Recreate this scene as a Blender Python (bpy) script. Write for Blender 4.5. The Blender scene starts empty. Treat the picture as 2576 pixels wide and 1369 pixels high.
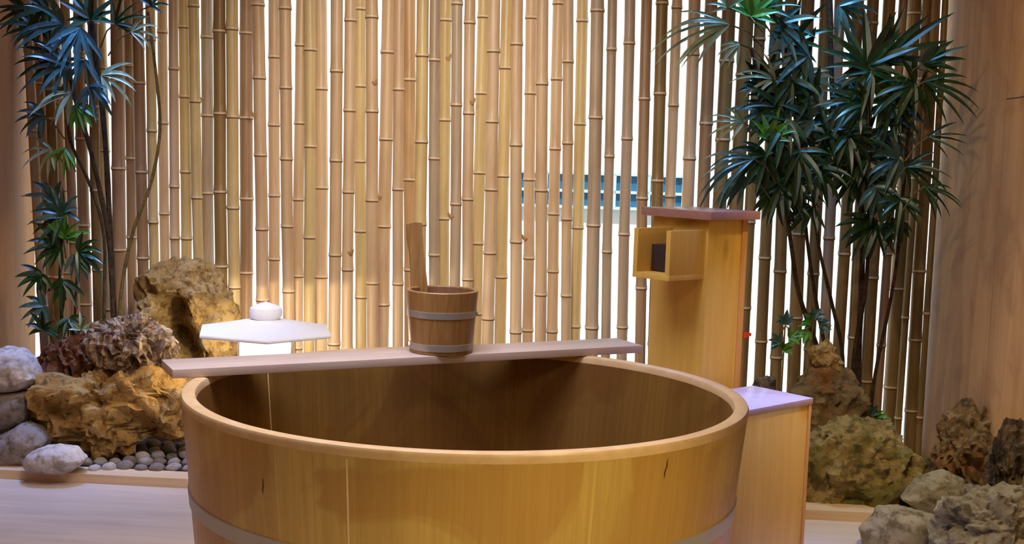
import bpy, bmesh, math, random
from mathutils import Vector, Matrix, noise
import numpy as np
random.seed(7)
R = math.radians
sc = bpy.context.scene
col = sc.collection

# ---------------------------------------------------------------- camera
FPX, PITCH, ROLL, CAMZ = 2950.0, R(5.65), R(1.85), 1.32
cam_d = bpy.data.cameras.new('camera')
cam = bpy.data.objects.new('camera', cam_d)
col.objects.link(cam)
cam_d.sensor_width = 36.0
cam_d.lens = FPX / 2576.0 * 36.0
cam_d.clip_start = 0.05
cam.matrix_world = Matrix.Translation((0, 0, CAMZ)) @ Matrix.Rotation(R(90) - PITCH, 4, 'X') @ Matrix.Rotation(ROLL, 4, 'Z')
sc.camera = cam
# ---------------------------------------------------------------- world, sun, lamps, exposure
sc.view_settings.view_transform = 'Standard'
sc.view_settings.look = 'None'
sc.view_settings.exposure = 0.0
sc.view_settings.gamma = 1.0
sc.view_settings.use_curve_mapping = False
w = bpy.data.worlds.new('sky')
sc.world = w
w.use_nodes = True
w.node_tree.nodes['Background'].inputs[0].default_value = (0.62, 0.80, 1.0, 1)
w.node_tree.nodes['Background'].inputs[1].default_value = 1.3

def lamp(name, kind, loc, target, power, color, size=0.3, sizey=None, spot=None, blend=0.5):
    d = bpy.data.lights.new(name, kind)
    d.energy = power
    d.color = color
    if kind == 'AREA':
        d.shape = 'RECTANGLE' if sizey else 'DISK'
        d.size = size
        if sizey: d.size_y = sizey
    elif kind in ('SPOT', 'POINT'):
        d.shadow_soft_size = size
        if spot: d.spot_size = R(spot); d.spot_blend = blend
    elif kind == 'SUN':
        d.angle = R(2)
    o = bpy.data.objects.new(name, d)
    col.objects.link(o)
    o.location = loc
    v = Vector(target) - Vector(loc)
    o.rotation_euler = v.to_track_quat('-Z', 'Y').to_euler()
    return o

lamp('sun', 'SUN', (0, 0, 8), (0.05, 0.52, 7.05), 5.5, (1.0, 0.98, 0.94))
def down(name, x, y, power, color, size, sizey, spread):
    o = lamp(name, 'AREA', (x, y, 2.52), (x, y + 0.001, 0), power, color, size, sizey); o.data.spread = R(spread); return o
down('ceiling_panel_light', -0.45, 2.75, 34, (0.66, 0.70, 1.0), 1.2, 0.9, 120)
down('blue_light_right', 0.88, 3.46, 6.0, (0.12, 0.22, 1.0), 0.3, 0.3, 30)
down('blue_light_palm', 1.10, 4.70, 6, (0.20, 0.50, 1.0), 0.4, 0.4, 80)
down('blue_light_left', -1.72, 4.75, 8, (0.18, 0.36, 1.0), 0.4, 0.4, 55)
lamp('spot_fence', 'SPOT', (-0.35, 3.1, 2.50), (-0.35, 5.35, 1.15), 300, (1.0, 0.92, 0.82), 0.25, spot=76, blend=1.0)
lamp('spot_bath', 'SPOT', (1.74, 2.30, 1.40), (0.55, 3.4, 0.84), 84, (1.0, 0.85, 0.42), 0.06, spot=62, blend=0.6)
lamp('spot_tub_front', 'SPOT', (1.30, 0.4, 1.75), (0.18, 2.30, 0.38), 170, (1.0, 0.84, 0.44), 0.08, spot=30, blend=0.9)
lamp('spot_rocks_left', 'SPOT', (-1.2, 3.7, 2.45), (-1.7, 4.9, 0.3), 60, (1.0, 0.82, 0.52), 0.05, spot=46, blend=0.8)
lamp('spot_rocks_right', 'SPOT', (1.2, 3.0, 2.45), (1.35, 4.15, 0.05), 125, (1.0, 0.80, 0.42), 0.05, spot=50, blend=0.9)
lamp('spot_wall_right', 'SPOT', (0.7, 3.3, 2.45), (1.9, 4.4, 1.3), 38, (1.0, 0.80, 0.55), 0.04, spot=70, blend=0.8)
lamp('room_light', 'AREA', (-0.3, 0.9, 2.5), (-0.2, 2.3, 0.3), 15, (1.0, 0.86, 0.62), 1.2, 0.6)

# ---------------------------------------------------------------- helpers
_cr, _sr, _cp, _sp = math.cos(ROLL), math.sin(ROLL), math.cos(PITCH), math.sin(PITCH)
def ray(px, py):
    a, b = px - 1288.0, py - 684.5
    u = _cr * a + _sr * b; v = -_sr * a + _cr * b
    return Vector((u / FPX, _cp - v / FPX * _sp, -_sp - v / FPX * _cp))
def at(px, py, y):                      # the point on that sight line at distance y
    d = ray(px, py)
    return Vector((0, 0, CAMZ)) + d * (y / d.y)
SL = -0.06                              # the room is turned a little against the camera
FY = 5.30                               # fence line: y = FY + SL * x
PHI = math.atan(SL)
def on_plane(px, py, off=0.0):
    d = ray(px, py)
    return Vector((0, 0, CAMZ)) + d * ((FY + off) / (d.y - SL * d.x))
EX = Vector((math.cos(PHI), math.sin(PHI), 0)); EY = Vector((-math.sin(PHI), math.cos(PHI), 0))
ORI = Vector((0, FY, 0))
def room(u, v, z=0.0):                  # u along the fence, v away from the viewer (0 at the fence)
    return ORI + EX * u + EY * v + Vector((0, 0, z))

def link(name, bm, mats, parent=None, smooth=True, loc=None, sharp=None):
    me = bpy.data.meshes.new(name)
    if loc is not None:
        bmesh.ops.translate(bm, verts=bm.verts, vec=-Vector(loc))
    bmesh.ops.recalc_face_normals(bm, faces=bm.faces) if sharp != 'keep' else None
    bm.to_mesh(me); bm.free()
    o = bpy.data.objects.new(name, me)
    if not isinstance(mats, (list, tuple)): mats = [mats]
    for m in mats: me.materials.append(m)
    if smooth:
        me.polygons.foreach_set('use_smooth', [True] * len(me.polygons))
        try: me.set_sharp_from_angle(angle=R(38))
        except Exception: pass
    col.objects.link(o)
    if loc is not None: o.location = loc
    if parent: 
        o.parent = parent
        if loc is not None:
            w_, q_ = parent.location.copy(), parent.parent
            while q_: w_ += q_.location; q_ = q_.parent
            o.location = Vector(loc) - w_
    return o
def tag(o, label, cat, group=None, kind=None):
    o['label'] = label; o['category'] = cat
    if group: o['group'] = group
    if kind: o['kind'] = kind
    return o
def struct(o): o['kind'] = 'structure'; return o
def thing(name, label, cat, loc, group=None):
    o = bpy.data.objects.new(name, None); col.objects.link(o); o.location = loc; o.empty_display_size = 0.05
    return tag(o, label, cat, group)
def box(bm, c, ax, ay, az, sx, sy, sz, bevel=0.0):
    """box centred at c with half sizes along unit axes"""
    vs = []
    for i in (-1, 1):
        for j in (-1, 1):
            for k in (-1, 1):
                vs.append(bm.verts.new(Vector(c) + ax * (i * sx) + ay * (j * sy) + az * (k * sz)))
    F = [(0, 1, 3, 2), (4, 6, 7, 5), (0, 4, 5, 1), (2, 3, 7, 6), (0, 2, 6, 4), (1, 5, 7, 3)]
    fs = [bm.faces.new([vs[i] for i in f]) for f in F]
    if bevel:
        es = list({e for f in fs for e in f.edges})
        bmesh.ops.bevel(bm, geom=es, offset=bevel, segments=2, affect='EDGES', profile=0.6)
X, Y, Z = Vector((1, 0, 0)), Vector((0, 1, 0)), Vector((0, 0, 1))
def tube(bm, pts, rads, seg=8, mat=0):
    rings = []
    n = len(pts)
    for i, p in enumerate(pts):
        t = (pts[min(i + 1, n - 1)] - pts[max(i - 1, 0)]).normalized()
        a = t.cross(Y if abs(t.y) < 0.9 else X).normalized(); b = t.cross(a)
        rings.append([bm.verts.new(p + (a * math.cos(2 * math.pi * k / seg) + b * math.sin(2 * math.pi * k / seg)) * rads[i]) for k in range(seg)])
    for i in range(n - 1):
        for k in range(seg):
            f = bm.faces.new((rings[i][k], rings[i][(k + 1) % seg], rings[i + 1][(k + 1) % seg], rings[i + 1][k])); f.material_index = mat
    bm.faces.new(rings[0]); bm.faces.new(rings[-1])
def lathe(bm, prof, seg=96, c=(0, 0, 0), close=False):
    c = Vector(c); rings = []
    for r, z in prof:
        rings.append([bm.verts.new(c + Vector((r * math.cos(2 * math.pi * k / seg), r * math.sin(2 * math.pi * k / seg), z))) for k in range(seg)] if r > 1e-6 else [bm.verts.new(c + Vector((0, 0, z)))])
    pairs = list(zip(rings, rings[1:])) + ([(rings[-1], rings[0])] if close else [])
    for a, b in pairs:
        for k in range(seg):
            k2 = (k + 1) % seg
            if len(a) == 1 and len(b) == 1: continue
            if len(a) == 1: bm.faces.new((a[0], b[k2], b[k]))
            elif len(b) == 1: bm.faces.new((a[k], a[k2], b[0]))
            else: bm.faces.new((a[k], a[k2], b[k2], b[k]))

# ---------------------------------------------------------------- materials
def s2l(c): return tuple((x / 12.92 if x <= 0.04045 else ((x + 0.055) / 1.055) ** 2.4) for x in (v / 255.0 for v in c))
class NT:
    def __init__(s, name):
        s.m = bpy.data.materials.new(name); s.m.use_nodes = True; s.t = s.m.node_tree
        s.b = s.t.nodes['Principled BSDF']
    def n(s, typ, **kw):
        n = s.t.nodes.new(typ)
        for k, v in kw.items():
            if k == 'ins':
                for kk, vv in v.items():
                    if hasattr(vv, 'default_value') or isinstance(vv, bpy.types.NodeSocket): s.t.links.new(vv, n.inputs[kk])
                    else: n.inputs[kk].default_value = vv
            else: setattr(n, k, v)
        return n
    def l(s, a, b): s.t.links.new(a, b)
    def coord(s, scale=(1, 1, 1), kind='Object', rnd=False):
        tc = s.n('ShaderNodeTexCoord')
        mp = s.n('ShaderNodeMapping', ins={'Vector': tc.outputs[kind], 'Scale': scale})
        if rnd:
            oi = s.n('ShaderNodeObjectInfo')
            m = s.n('ShaderNodeMath', operation='MULTIPLY', ins={0: oi.outputs['Random'], 1: 37.0})
            s.l(m.outputs[0], mp.inputs['Location'])
        return mp.outputs[0]
    def noise(s, vec, scale, detail=4, rough=0.55, dist=0.0):
        return s.n('ShaderNodeTexNoise', ins={'Vector': vec, 'Scale': scale, 'Detail': detail, 'Roughness': rough, 'Distortion': dist}).outputs['Fac']
    def ramp(s, fac, stops):
        r = s.n('ShaderNodeValToRGB', ins={'Fac': fac}); e = r.color_ramp.elements
        while len(e) < len(stops): e.new(0.5)
        for i, (p, c) in enumerate(stops):
            e[i].position = p; e[i].color = (*c, 1) if len(c) == 3 else c
        return r.outputs[0]
    def mix(s, fac, a, b, mode='MIX'):
        m = s.n('ShaderNodeMix', data_type='RGBA', blend_type=mode)
        for i, v in ((0, fac), (6, a), (7, b)):
            if isinstance(v, bpy.types.NodeSocket): s.l(v, m.inputs[i])
            else: m.inputs[i].default_value = v if i == 0 else ((*v, 1) if len(v) == 3 else v)
        return m.outputs[2]
    def math(s, op, a, b=0.0, c=None):
        ins = {0: a, 1: b}
        if c is not None: ins[2] = c
        return s.n('ShaderNodeMath', operation=op, ins=ins).outputs[0]
    def bump(s, h, strength=0.3, dist=0.01):
        b = s.n('ShaderNodeBump', ins={'Height': h, 'Strength': strength, 'Distance': dist}); s.l(b.outputs[0], s.b.inputs['Normal'])
    def fin(s, color=None, rough=0.5, spec=0.5):
        if color is not None:
            if isinstance(color, bpy.types.NodeSocket): s.l(color, s.b.inputs['Base Color'])
            else: s.b.inputs['Base Color'].default_value = (*color, 1)
        if isinstance(rough, bpy.types.NodeSocket): s.l(rough, s.b.inputs['Roughness'])
        else: s.b.inputs['Roughness'].default_value = rough
        s.b.inputs['Specular IOR Level'].default_value = spec
        return s.m

def wood(name, a, b, grain=(14, 14, 0.9), blot=0.5, rough=0.45, streak=0.55, spec=0.5, knots=False, rnd=False):
    t = NT(name)
    v = t.coord(grain, rnd=rnd)
    g = t.noise(v, 3.0, 6, 0.6, 0.4)
    big = t.noise(t.coord((1.6, 1.6, 0.8), rnd=rnd), 1.7, 3, 0.5, 0.6)
    c = t.ramp(g, [(0.30, a), (0.70, b)])
    dark = tuple(x * 0.66 for x in a)
    f = t.ramp(big, [(0.42, (0, 0, 0)), (0.68, (1, 1, 1))])
    fm = t.math('MULTIPLY', f, blot)
    c = t.mix(fm, c, dark)
    if knots:
        k = t.n('ShaderNodeTexVoronoi', feature='F1', ins={'Vector': t.coord((5, 5, 2.2), rnd=rnd), 'Scale': 1.0}).outputs['Distance']
        kf = t.ramp(k, [(0.05, (1, 1, 1)), (0.12, (0, 0, 0))])
        c = t.mix(t.math('MULTIPLY', kf, 0.6), c, tuple(x * 0.4 for x in a))
    t.bump(g, 0.12, 0.004)
    return t.fin(c, rough, spec)

def tub_wood(name, a, b, rough=0.42, seam=True, mul=1.0):
    t = NT(name)
    tc = t.n('ShaderNodeTexCoord').outputs['Object']
    sp = t.n('ShaderNodeSeparateXYZ', ins={0: tc})
    ang = t.math('ARCTAN2', sp.outputs[1], sp.outputs[0])
    st = t.math('MULTIPLY', ang, 44 / (2 * math.pi))
    idx = t.math('FLOOR', st)
    wn = t.n('ShaderNodeTexWhiteNoise', noise_dimensions='1D', ins={'W': idx}).outputs['Value']
    vec = t.n('ShaderNodeCombineXYZ', ins={0: t.math('MULTIPLY', ang, 22.0), 1: t.math('MULTIPLY', idx, 3.1), 2: t.math('MULTIPLY', sp.outputs[2], 1.3)}).outputs[0]
    g = t.noise(vec, 2.2, 6, 0.62, 0.5)
    big = t.noise(t.coord((2.2, 2.2, 1.7)), 1.25, 3, 0.5, 1.2)
    c = t.ramp(g, [(0.28, a), (0.72, b)])
    c = t.mix(t.math('MULTIPLY', wn, 0.35), c, tuple(x * 0.72 for x in a))
    c = t.mix(t.math('MULTIPLY', t.ramp(big, [(0.50, (0, 0, 0)), (0.57, (1, 1, 1))]), 0.50), c, (a[0] * 0.78, a[1] * 0.56, a[2] * 0.34))
    fr = t.math('FRACT', st)
    edge = t.math('LESS_THAN', t.math('ABSOLUTE', t.math('SUBTRACT', fr, 0.5)), 0.488)
    c = t.mix(t.math('MULTIPLY', t.math('SUBTRACT', 1.0, edge), 0.16), c, tuple(x * 0.35 for x in a))
    t.bump(g, 0.10, 0.003)
    return t.fin(c, rough)

def stone(name, a, b, dark, scale=5.0, moss=None, rough=0.85, pit=0.6, stripes=False, bump=0.7):
    t = NT(name)
    v = t.coord((1, 1, 1), rnd=True)
    n1 = t.noise(v, scale, 8, 0.65, 0.3)
    n2 = t.noise(v, scale * 5, 6, 0.7)
    c = t.ramp(n1, [(0.32, a), (0.66, b)])
    c = t.mix(t.ramp(n2, [(0.38, (1, 1, 1)), (0.52, (0, 0, 0))]), c, t.mix(1 - pit, dark, a))
    if stripes:
        n3 = t.noise(t.coord((18, 18, 2.0), rnd=True), 1.5, 5, 0.6, 1.0)
        c = t.mix(t.math('MULTIPLY', t.ramp(n3, [(0.42, (1, 1, 1)), (0.55, (0, 0, 0))]), 0.75), c, dark)
    if moss:
        n4 = t.noise(v, scale * 1.3, 5, 0.6, 0.8)
        c = t.mix(t.math('MULTIPLY', t.ramp(n4, [(0.48, (0, 0, 0)), (0.62, (1, 1, 1))]), 0.8), c, moss)
    t.bump(t.noise(v, scale * 6, 8, 0.7), bump, 0.02)
    return t.fin(c, rough, 0.3)

def bamboo(name, a, b, rough=0.42):
    t = NT(name)
    v = t.coord((60, 60, 1.2), rnd=True)
    g = t.noise(v, 1.4, 4, 0.6)
    c = t.ramp(g, [(0.3, a), (0.7, b)])
    bl = t.noise(t.coord((6, 6, 1.6), rnd=True), 1.2, 4, 0.6, 0.8)
    c = t.mix(t.math('MULTIPLY', t.ramp(bl, [(0.46, (0, 0, 0)), (0.70, (1, 1, 1))]), 0.55), c, (a[0] * 0.75, a[1] * 0.62, a[2] * 0.55))
    oi = t.n('ShaderNodeObjectInfo').outputs['Random']
    c = t.mix(t.math('MULTIPLY', oi, 0.30), c, (a[0] * 0.80, a[1] * 0.74, a[2] * 0.66))
    t.bump(g, 0.08, 0.002)
    return t.fin(c, rough, 0.5)

def plain(name, c, rough=0.5, spec=0.5, nz=0.08, scale=12, metal=0.0):
    t = NT(name)
    n = t.noise(t.coord(), scale, 5, 0.6)
    k = t.mix(n, tuple(x * (1 - nz) for x in c), tuple(min(1, x * (1 + nz)) for x in c))
    t.b.inputs['Metallic'].default_value = metal
    return t.fin(k, rough, spec)

M = {}
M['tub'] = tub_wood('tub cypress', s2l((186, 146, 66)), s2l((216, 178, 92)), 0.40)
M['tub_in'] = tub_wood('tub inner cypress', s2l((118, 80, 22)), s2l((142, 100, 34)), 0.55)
M['rim'] = wood('tub rim wood', s2l((206, 164, 108)), s2l((226, 188, 134)), (6, 6, 6), 0.25, 0.38)
M['board'] = wood('bath board wood', s2l((198, 170, 148)), s2l((216, 190, 168)), (1.0, 18, 18), 0.25, 0.30)
M['bucket'] = wood('bucket wood', s2l((146, 102, 50)), s2l((184, 138, 78)), (30, 30, 2), 0.5, 0.4)
M['bucket_in'] = wood('bucket inner wood', s2l((128, 84, 50)), s2l((150, 100, 62)), (30, 30, 2), 0.4, 0.6)
M['steel'] = plain('brushed hoop steel', s2l((176, 168, 150)), 0.40, 0.5, 0.12, 6, 0.4)
M['post'] = wood('post cedar', s2l((216, 164, 66)), s2l((230, 184, 82)), (16, 16, 1.0), 0.22, 0.42, knots=True)
M['post_edge'] = wood('post cedar edge', s2l((200, 140, 66)), s2l((216, 160, 84)), (16, 16, 1.0), 0.3, 0.45)
M['cap'] = wood('cap cedar', s2l((164, 116, 96)), s2l((182, 134, 110)), (4, 14, 14), 0.3, 0.26)
M['lid'] = wood('lid cedar', s2l((178, 148, 134)), s2l((194, 164, 148)), (4, 14, 14), 0.3, 0.24)
M['hollow_shade'] = plain('painted hollow shade', s2l((52, 34, 22)), 0.7)  # dark colour paints the shade of the spout's hollow
M['red'] = plain('red lever plastic', s2l((205, 62, 34)), 0.4)
M['granite'] = plain('white granite', s2l((242, 240, 240)), 0.6, 0.4, 0.05, 60)
M['kerb'] = wood('kerb pine', s2l((206, 172, 130)), s2l((222, 190, 148)), (1.0, 18, 18), 0.3, 0.42)
M['wall_l'] = wood('left wall cedar', s2l((180, 112, 44)), s2l((200, 138, 62)), (10, 10, 0.7), 0.45, 0.5)
M['leafs'] = None

def floor_mat():
    t = NT('pale plank floor')
    v = t.coord((1.0, 9, 1))
    g = t.noise(v, 2.4, 5, 0.6, 0.5)
    c = t.ramp(g, [(0.3, s2l((188, 166, 144))), (0.7, s2l((206, 186, 164)))])
    sp = t.n('ShaderNodeSeparateXYZ', ins={0: t.coord()})
    f = t.math('FRACT', t.math('MULTIPLY', sp.outputs[1], 1 / 0.14))
    c = t.mix(t.math('MULTIPLY', t.math('LESS_THAN', f, 0.012), 0.25), c, s2l((150, 124, 106)))
    return t.fin(c, 0.38)
M['floor'] = floor_mat()
def soil_mat():
    t = NT('dark garden soil')
    v = t.coord()
    c = t.ramp(t.noise(v, 22, 7, 0.7), [(0.35, s2l((44, 34, 26))), (0.7, s2l((92, 78, 64)))])
    t.bump(t.noise(v, 60, 5, 0.7), 0.9, 0.02)
    return t.fin(c, 0.9, 0.2)
M['soil'] = soil_mat()
def wallr_mat():
    t = NT('right wall veneer')
    v = t.coord((6, 6, 0.55))
    g = t.noise(v, 1.6, 6, 0.6, 0.9)
    c = t.ramp(g, [(0.30, s2l((176, 128, 76))), (0.68, s2l((206, 160, 106)))])
    b = t.noise(t.coord((1, 1, 0.8)), 2.6, 4, 0.55, 2.0)
    c = t.mix(t.math('MULTIPLY', t.ramp(b, [(0.48, (0, 0, 0)), (0.66, (1, 1, 1))]), 0.42), c, s2l((150, 96, 56)))
    crack = t.n('ShaderNodeTexVoronoi', feature='DISTANCE_TO_EDGE', ins={'Vector': t.coord((2.2, 2.2, 1.1)), 'Scale': 1.6}).outputs['Distance']
    sp = t.n('ShaderNodeSeparateXYZ', ins={0: t.coord()})
    seam = t.math('LESS_THAN', t.math('ABSOLUTE', t.math('SUBTRACT', sp.outputs[2], 0.242)), 0.0022)
    near = t.math('LESS_THAN', sp.outputs[1], 2.51)
    c = t.mix(t.math('MULTIPLY', seam, near), c, s2l((52, 34, 22)))
    pan = t.math('LESS_THAN', t.math('ABSOLUTE', t.math('SUBTRACT', sp.outputs[1], 2.51)), 0.003)
    c = t.mix(t.math('MULTIPLY', pan, 0.45), c, s2l((110, 72, 44)))
    return t.fin(c, 0.6)
M['wall_r'] = wallr_mat()
M['plaster'] = plain('ceiling plaster', s2l((214, 200, 178)), 0.8)
M['ext'] = plain('white outside wall', (0.86, 0.88, 0.87), 0.9, 0.2, 0.02, 3)

# bamboo tones: t tan, y yellow, r reddish, g greyish, d dark (olive canes, and painted shade on the right-hand ones)
BT = {'t': bamboo('bamboo tan', s2l((208, 174, 134)), s2l((228, 198, 160))),
      'y': bamboo('bamboo straw', s2l((206, 178, 120)), s2l((228, 202, 146))),
      'r': bamboo('bamboo reddish', s2l((156, 120, 84)), s2l((188, 152, 114))),
      'g': bamboo('bamboo greyish', s2l((178, 154, 126)), s2l((204, 180, 152))),
      'o': bamboo('bamboo orange tan', s2l((190, 150, 102)), s2l((212, 174, 124))),
      'd': bamboo('bamboo olive shaded', s2l((132, 104, 58)), s2l((166, 134, 82)))}
M['node_dark'] = plain('bamboo node scar', s2l((132, 98, 66)), 0.6)
M['node_pale'] = plain('bamboo node bloom', s2l((226, 200, 162)), 0.5)

# ---------------------------------------------------------------- room shell
UL, UR = -2.285, 1.885
def slab(name, u0, u1, v0, v1, z0, z1, mat):
    bm = bmesh.new()
    box(bm, Vector((0, 0, 0)), X, Y, Z, (u1 - u0) / 2, (v1 - v0) / 2, (z1 - z0) / 2)
    o = link(name, bm, mat, smooth=False)
    o.location = room((u0 + u1) / 2, (v0 + v1) / 2, (z0 + z1) / 2); o.rotation_euler = (0, 0, PHI)
    return struct(o)
KV = -0.94                                # front face of the kerb, measured from the fence
slab('floor', UL - .1, UR + .1, -6.6, KV + .05, -0.1, 0.0, M['floor'])
slab('floor_garden_bed', UL - .1, UR + .1, KV + .02, 0.12, -0.1, 0.022, M['soil'])
slab('trim_kerb', UL, UR, KV, KV + 0.10, 0.0, 0.036, M['kerb'])
slab('wall_left', UL - .12, UL, -6.6, 0.12, 0.0, 2.7, M['wall_l'])
slab('wall_right', UR, UR + .12, -6.6, 0.12, 0.0, 2.7, M['wall_r'])
slab('wall_front', UL - .12, UR + .12, -6.72, -6.6, 0, 2.7, M['plaster'])
slab('ceiling', UL - .12, UR + .12, -6.72, 0.12, 2.6, 2.72, M['plaster'])
slab('floor_outside', -5, 5, 0.12, 1.9, -0.1, 0.0, M['ext'])
slab('wall_outside', -5, 5, 1.8, 1.95, 0.0, 4.0, M['ext'])

# window in the white wall outside, seen between the canes
def outside_window():
    a = on_plane(1290, 430, 1.78); b = on_plane(1716, 536, 1.78)
    inv = lambda p: ((p - ORI).dot(EX), (p - ORI).dot(EY), p.z)
    ua, ub = inv(a)[0], inv(b)[0]; z1, z0 = a.z, b.z + 0.015
    g = NT('blue window glass'); pm = g.fin(s2l((52, 112, 150)), 0.15)
    fr = plain('pale window frame', s2l((196, 226, 232)), 0.5)
    th = thing('window_1', 'dark blue window with pale glazing bars in the white wall beyond the canes', 'window', room((ua + ub) / 2, 1.78, z0))
    th['kind'] = 'structure'
    bm = bmesh.new(); box(bm, room((ua + ub) / 2, 1.785, (z0 + z1) / 2), EX, EY, Z, (ub - ua) / 2, 0.01, (z1 - z0) / 2)
    link('window_pane', bm, pm, th, False, th.location)
    bm = bmesh.new()
    zc = (z0 + z1) / 2 - 0.005
    for z in (z0, zc, z1): box(bm, room((ua + ub) / 2, 1.765, z), EX, EY, Z, (ub - ua) / 2, 0.014, 0.008)
    n = 5
    for i in range(n + 1):
        box(bm, room(ua + (ub - ua) * i / n, 1.765, (z0 + z1) / 2), EX, EY, Z, 0.009, 0.014, (z1 - z0) / 2)
    link('window_frame', bm, fr, th, False, th.location)
outside_window()

# ---------------------------------------------------------------- bamboo screen
# x at photo height 220, x at 600, width, tone, node heights in the photo
POLES = [
 (78, 98, 21, 'g', [90, 330, 560]), (102, 121, 22, 'r', [210, 470, 700]), (125, 142, 22, 'd', [120, 300, 520]),
 (146, 163, 22, 't', [60, 260, 480, 690]), (171, 184, 20, 'r', [180, 400, 610]), (203, 212, 26, 'r', [130, 350, 570]), (237, 244, 23, 'd', [60, 270, 480, 680]),
 (258, 270, 24, 'y', [170, 380, 590]), (296, 301, 29, 'r', [205, 425, 630]), (326, 331, 22, 'r', [165, 400, 600]), (351, 358, 25, 'r', [210, 434, 650]), (381, 387, 21, 'y', [100, 330, 560]),
 (410.5, 414, 22, 't', [310, 540]), (437, 441, 21, 't', [174, 470, 600]), (465, 468, 24, 'y', [66, 243, 434, 603]), (491, 498, 23, 'y', [16, 256, 498]),
 (521, 524, 26, 'g', [92, 291, 488]), (553, 556, 27, 'd', [80, 287, 484, 671]), (585, 588, 26, 'y', [74, 295, 524]), (620, 619, 29, 'r', [82, 297, 502, 690]),
 (653, 658, 27, 't', [197, 391, 577]), (690, 689, 25, 't', [142, 315, 494, 655]), (719, 724, 26, 't', [22, 222, 401, 570]), (755, 751, 24, 't', [112, 310, 504, 698]),
 (779.5, 778.7, 25, 'y', [126, 369, 598]), (807, 808, 29, 't', [223, 474, 700]), (846.5, 843, 27, 't', [180, 405, 642]), (879, 876, 25, 't', [52, 279, 484, 679]),
 (906, 907, 26, 'y', [20, 216, 407, 584]), (935, 937, 27, 't', [44, 281, 505]), (973, 966.5, 30, 't', [130, 351, 572]), (1003, 1001.6, 24, 't', [226, 477]),
 (1030.5, 1031, 28, 'o', [200, 454]), (1061, 1058, 27, 'y', [141, 358, 565]), (1093, 1092, 23, 'g', [152, 400, 642]), (1119, 1116, 27, 'y', [48, 302, 552]),
 (1149, 1145, 24, 'g', [265, 514]), (1180, 1177, 24, 't', [58, 286, 502]), (1211, 1203, 26, 'y', [40, 234, 436, 615]), (1240, 1232, 27, 't', [130, 307, 478, 637]),
 (1271, 1263, 27, 'y', [170, 444, 700]), (1300, 1298, 26, 't', [112, 366, 609]), (1335, 1330, 25, 't', [42, 234, 453, 652]), (1364, 1361, 26, 't', [212, 480]),
 (1400, 1393, 25, 't', [6, 198, 375, 540, 686]), (1428, 1426, 23, 't', [156, 361, 552]), (1461, 1452, 27, 'y', [50, 312, 575]), (1499, 1493, 31, 'g', [28, 297, 568]),
 (1536, 1529, 23, 'g', [125, 394, 634]), (1579.5, 1571, 26, 'g', [110, 350, 590]), (1622, 1615, 26, 'r', [250, 500]), (1661, 1651, 28, 'd', [10, 237, 456]),
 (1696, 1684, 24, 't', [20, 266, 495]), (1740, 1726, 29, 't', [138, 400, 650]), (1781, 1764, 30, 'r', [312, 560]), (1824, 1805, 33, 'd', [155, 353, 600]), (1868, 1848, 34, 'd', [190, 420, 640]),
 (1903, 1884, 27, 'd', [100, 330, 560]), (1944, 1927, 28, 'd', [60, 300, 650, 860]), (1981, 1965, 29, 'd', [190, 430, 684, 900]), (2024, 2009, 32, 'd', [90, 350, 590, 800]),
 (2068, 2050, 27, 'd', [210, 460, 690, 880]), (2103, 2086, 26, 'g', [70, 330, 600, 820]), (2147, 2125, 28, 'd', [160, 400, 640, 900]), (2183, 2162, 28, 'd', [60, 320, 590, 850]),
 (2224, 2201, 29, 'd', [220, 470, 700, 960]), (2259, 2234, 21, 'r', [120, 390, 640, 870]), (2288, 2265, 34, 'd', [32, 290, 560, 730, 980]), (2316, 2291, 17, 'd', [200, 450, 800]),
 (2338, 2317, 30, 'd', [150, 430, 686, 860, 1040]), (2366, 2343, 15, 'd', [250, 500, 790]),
]
ORD = ['', 'first', 'second', 'third', 'fourth', 'fifth', 'sixth', 'seventh', 'eighth', 'ninth', 'tenth', 'eleventh', 'twelfth', 'thirteenth', 'fourteenth', 'fifteenth', 'sixteenth', 'seventeenth', 'eighteenth', 'nineteenth']
TENS = {2: 'twent', 3: 'thirt', 4: 'fort', 5: 'fift', 6: 'sixt', 7: 'sevent', 8: 'eight'}
def ordw(n):
    if n < 20: return ORD[n]
    t, u = divmod(n, 10)
    return TENS[t] + ('ieth' if u == 0 else 'y-' + ORD[u])
TONE = {'o': 'orange tan', 't': 'tan', 'y': 'straw yellow', 'r': 'reddish brown', 'g': 'greyish tan', 'd': 'olive brown'}
def landmark(x):
    for lim, s in ((200, 'behind the left palm leaves'), (335, 'behind the left palm stems'), (600, 'rising behind the tan boulder'), (840, 'rising behind the stone lantern'),
                   (1015, 'between the stone lantern and the bucket'), (1205, 'rising behind the wooden bucket'), (1400, 'right of the bucket above the board'), (1610, 'between the bucket and the spout post'),
                   (1880, 'rising behind the spout post'), (2150, 'behind the right palm'), (2400, 'in the right corner by the wall')):
        if x < lim: return s
STUB = {35: [152], 37: [265], 16: [256], 30: [505], 20: [297], 29: [216], 27: [642], 36: [552], 42: [609], 57: [312]}
prev = None
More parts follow.
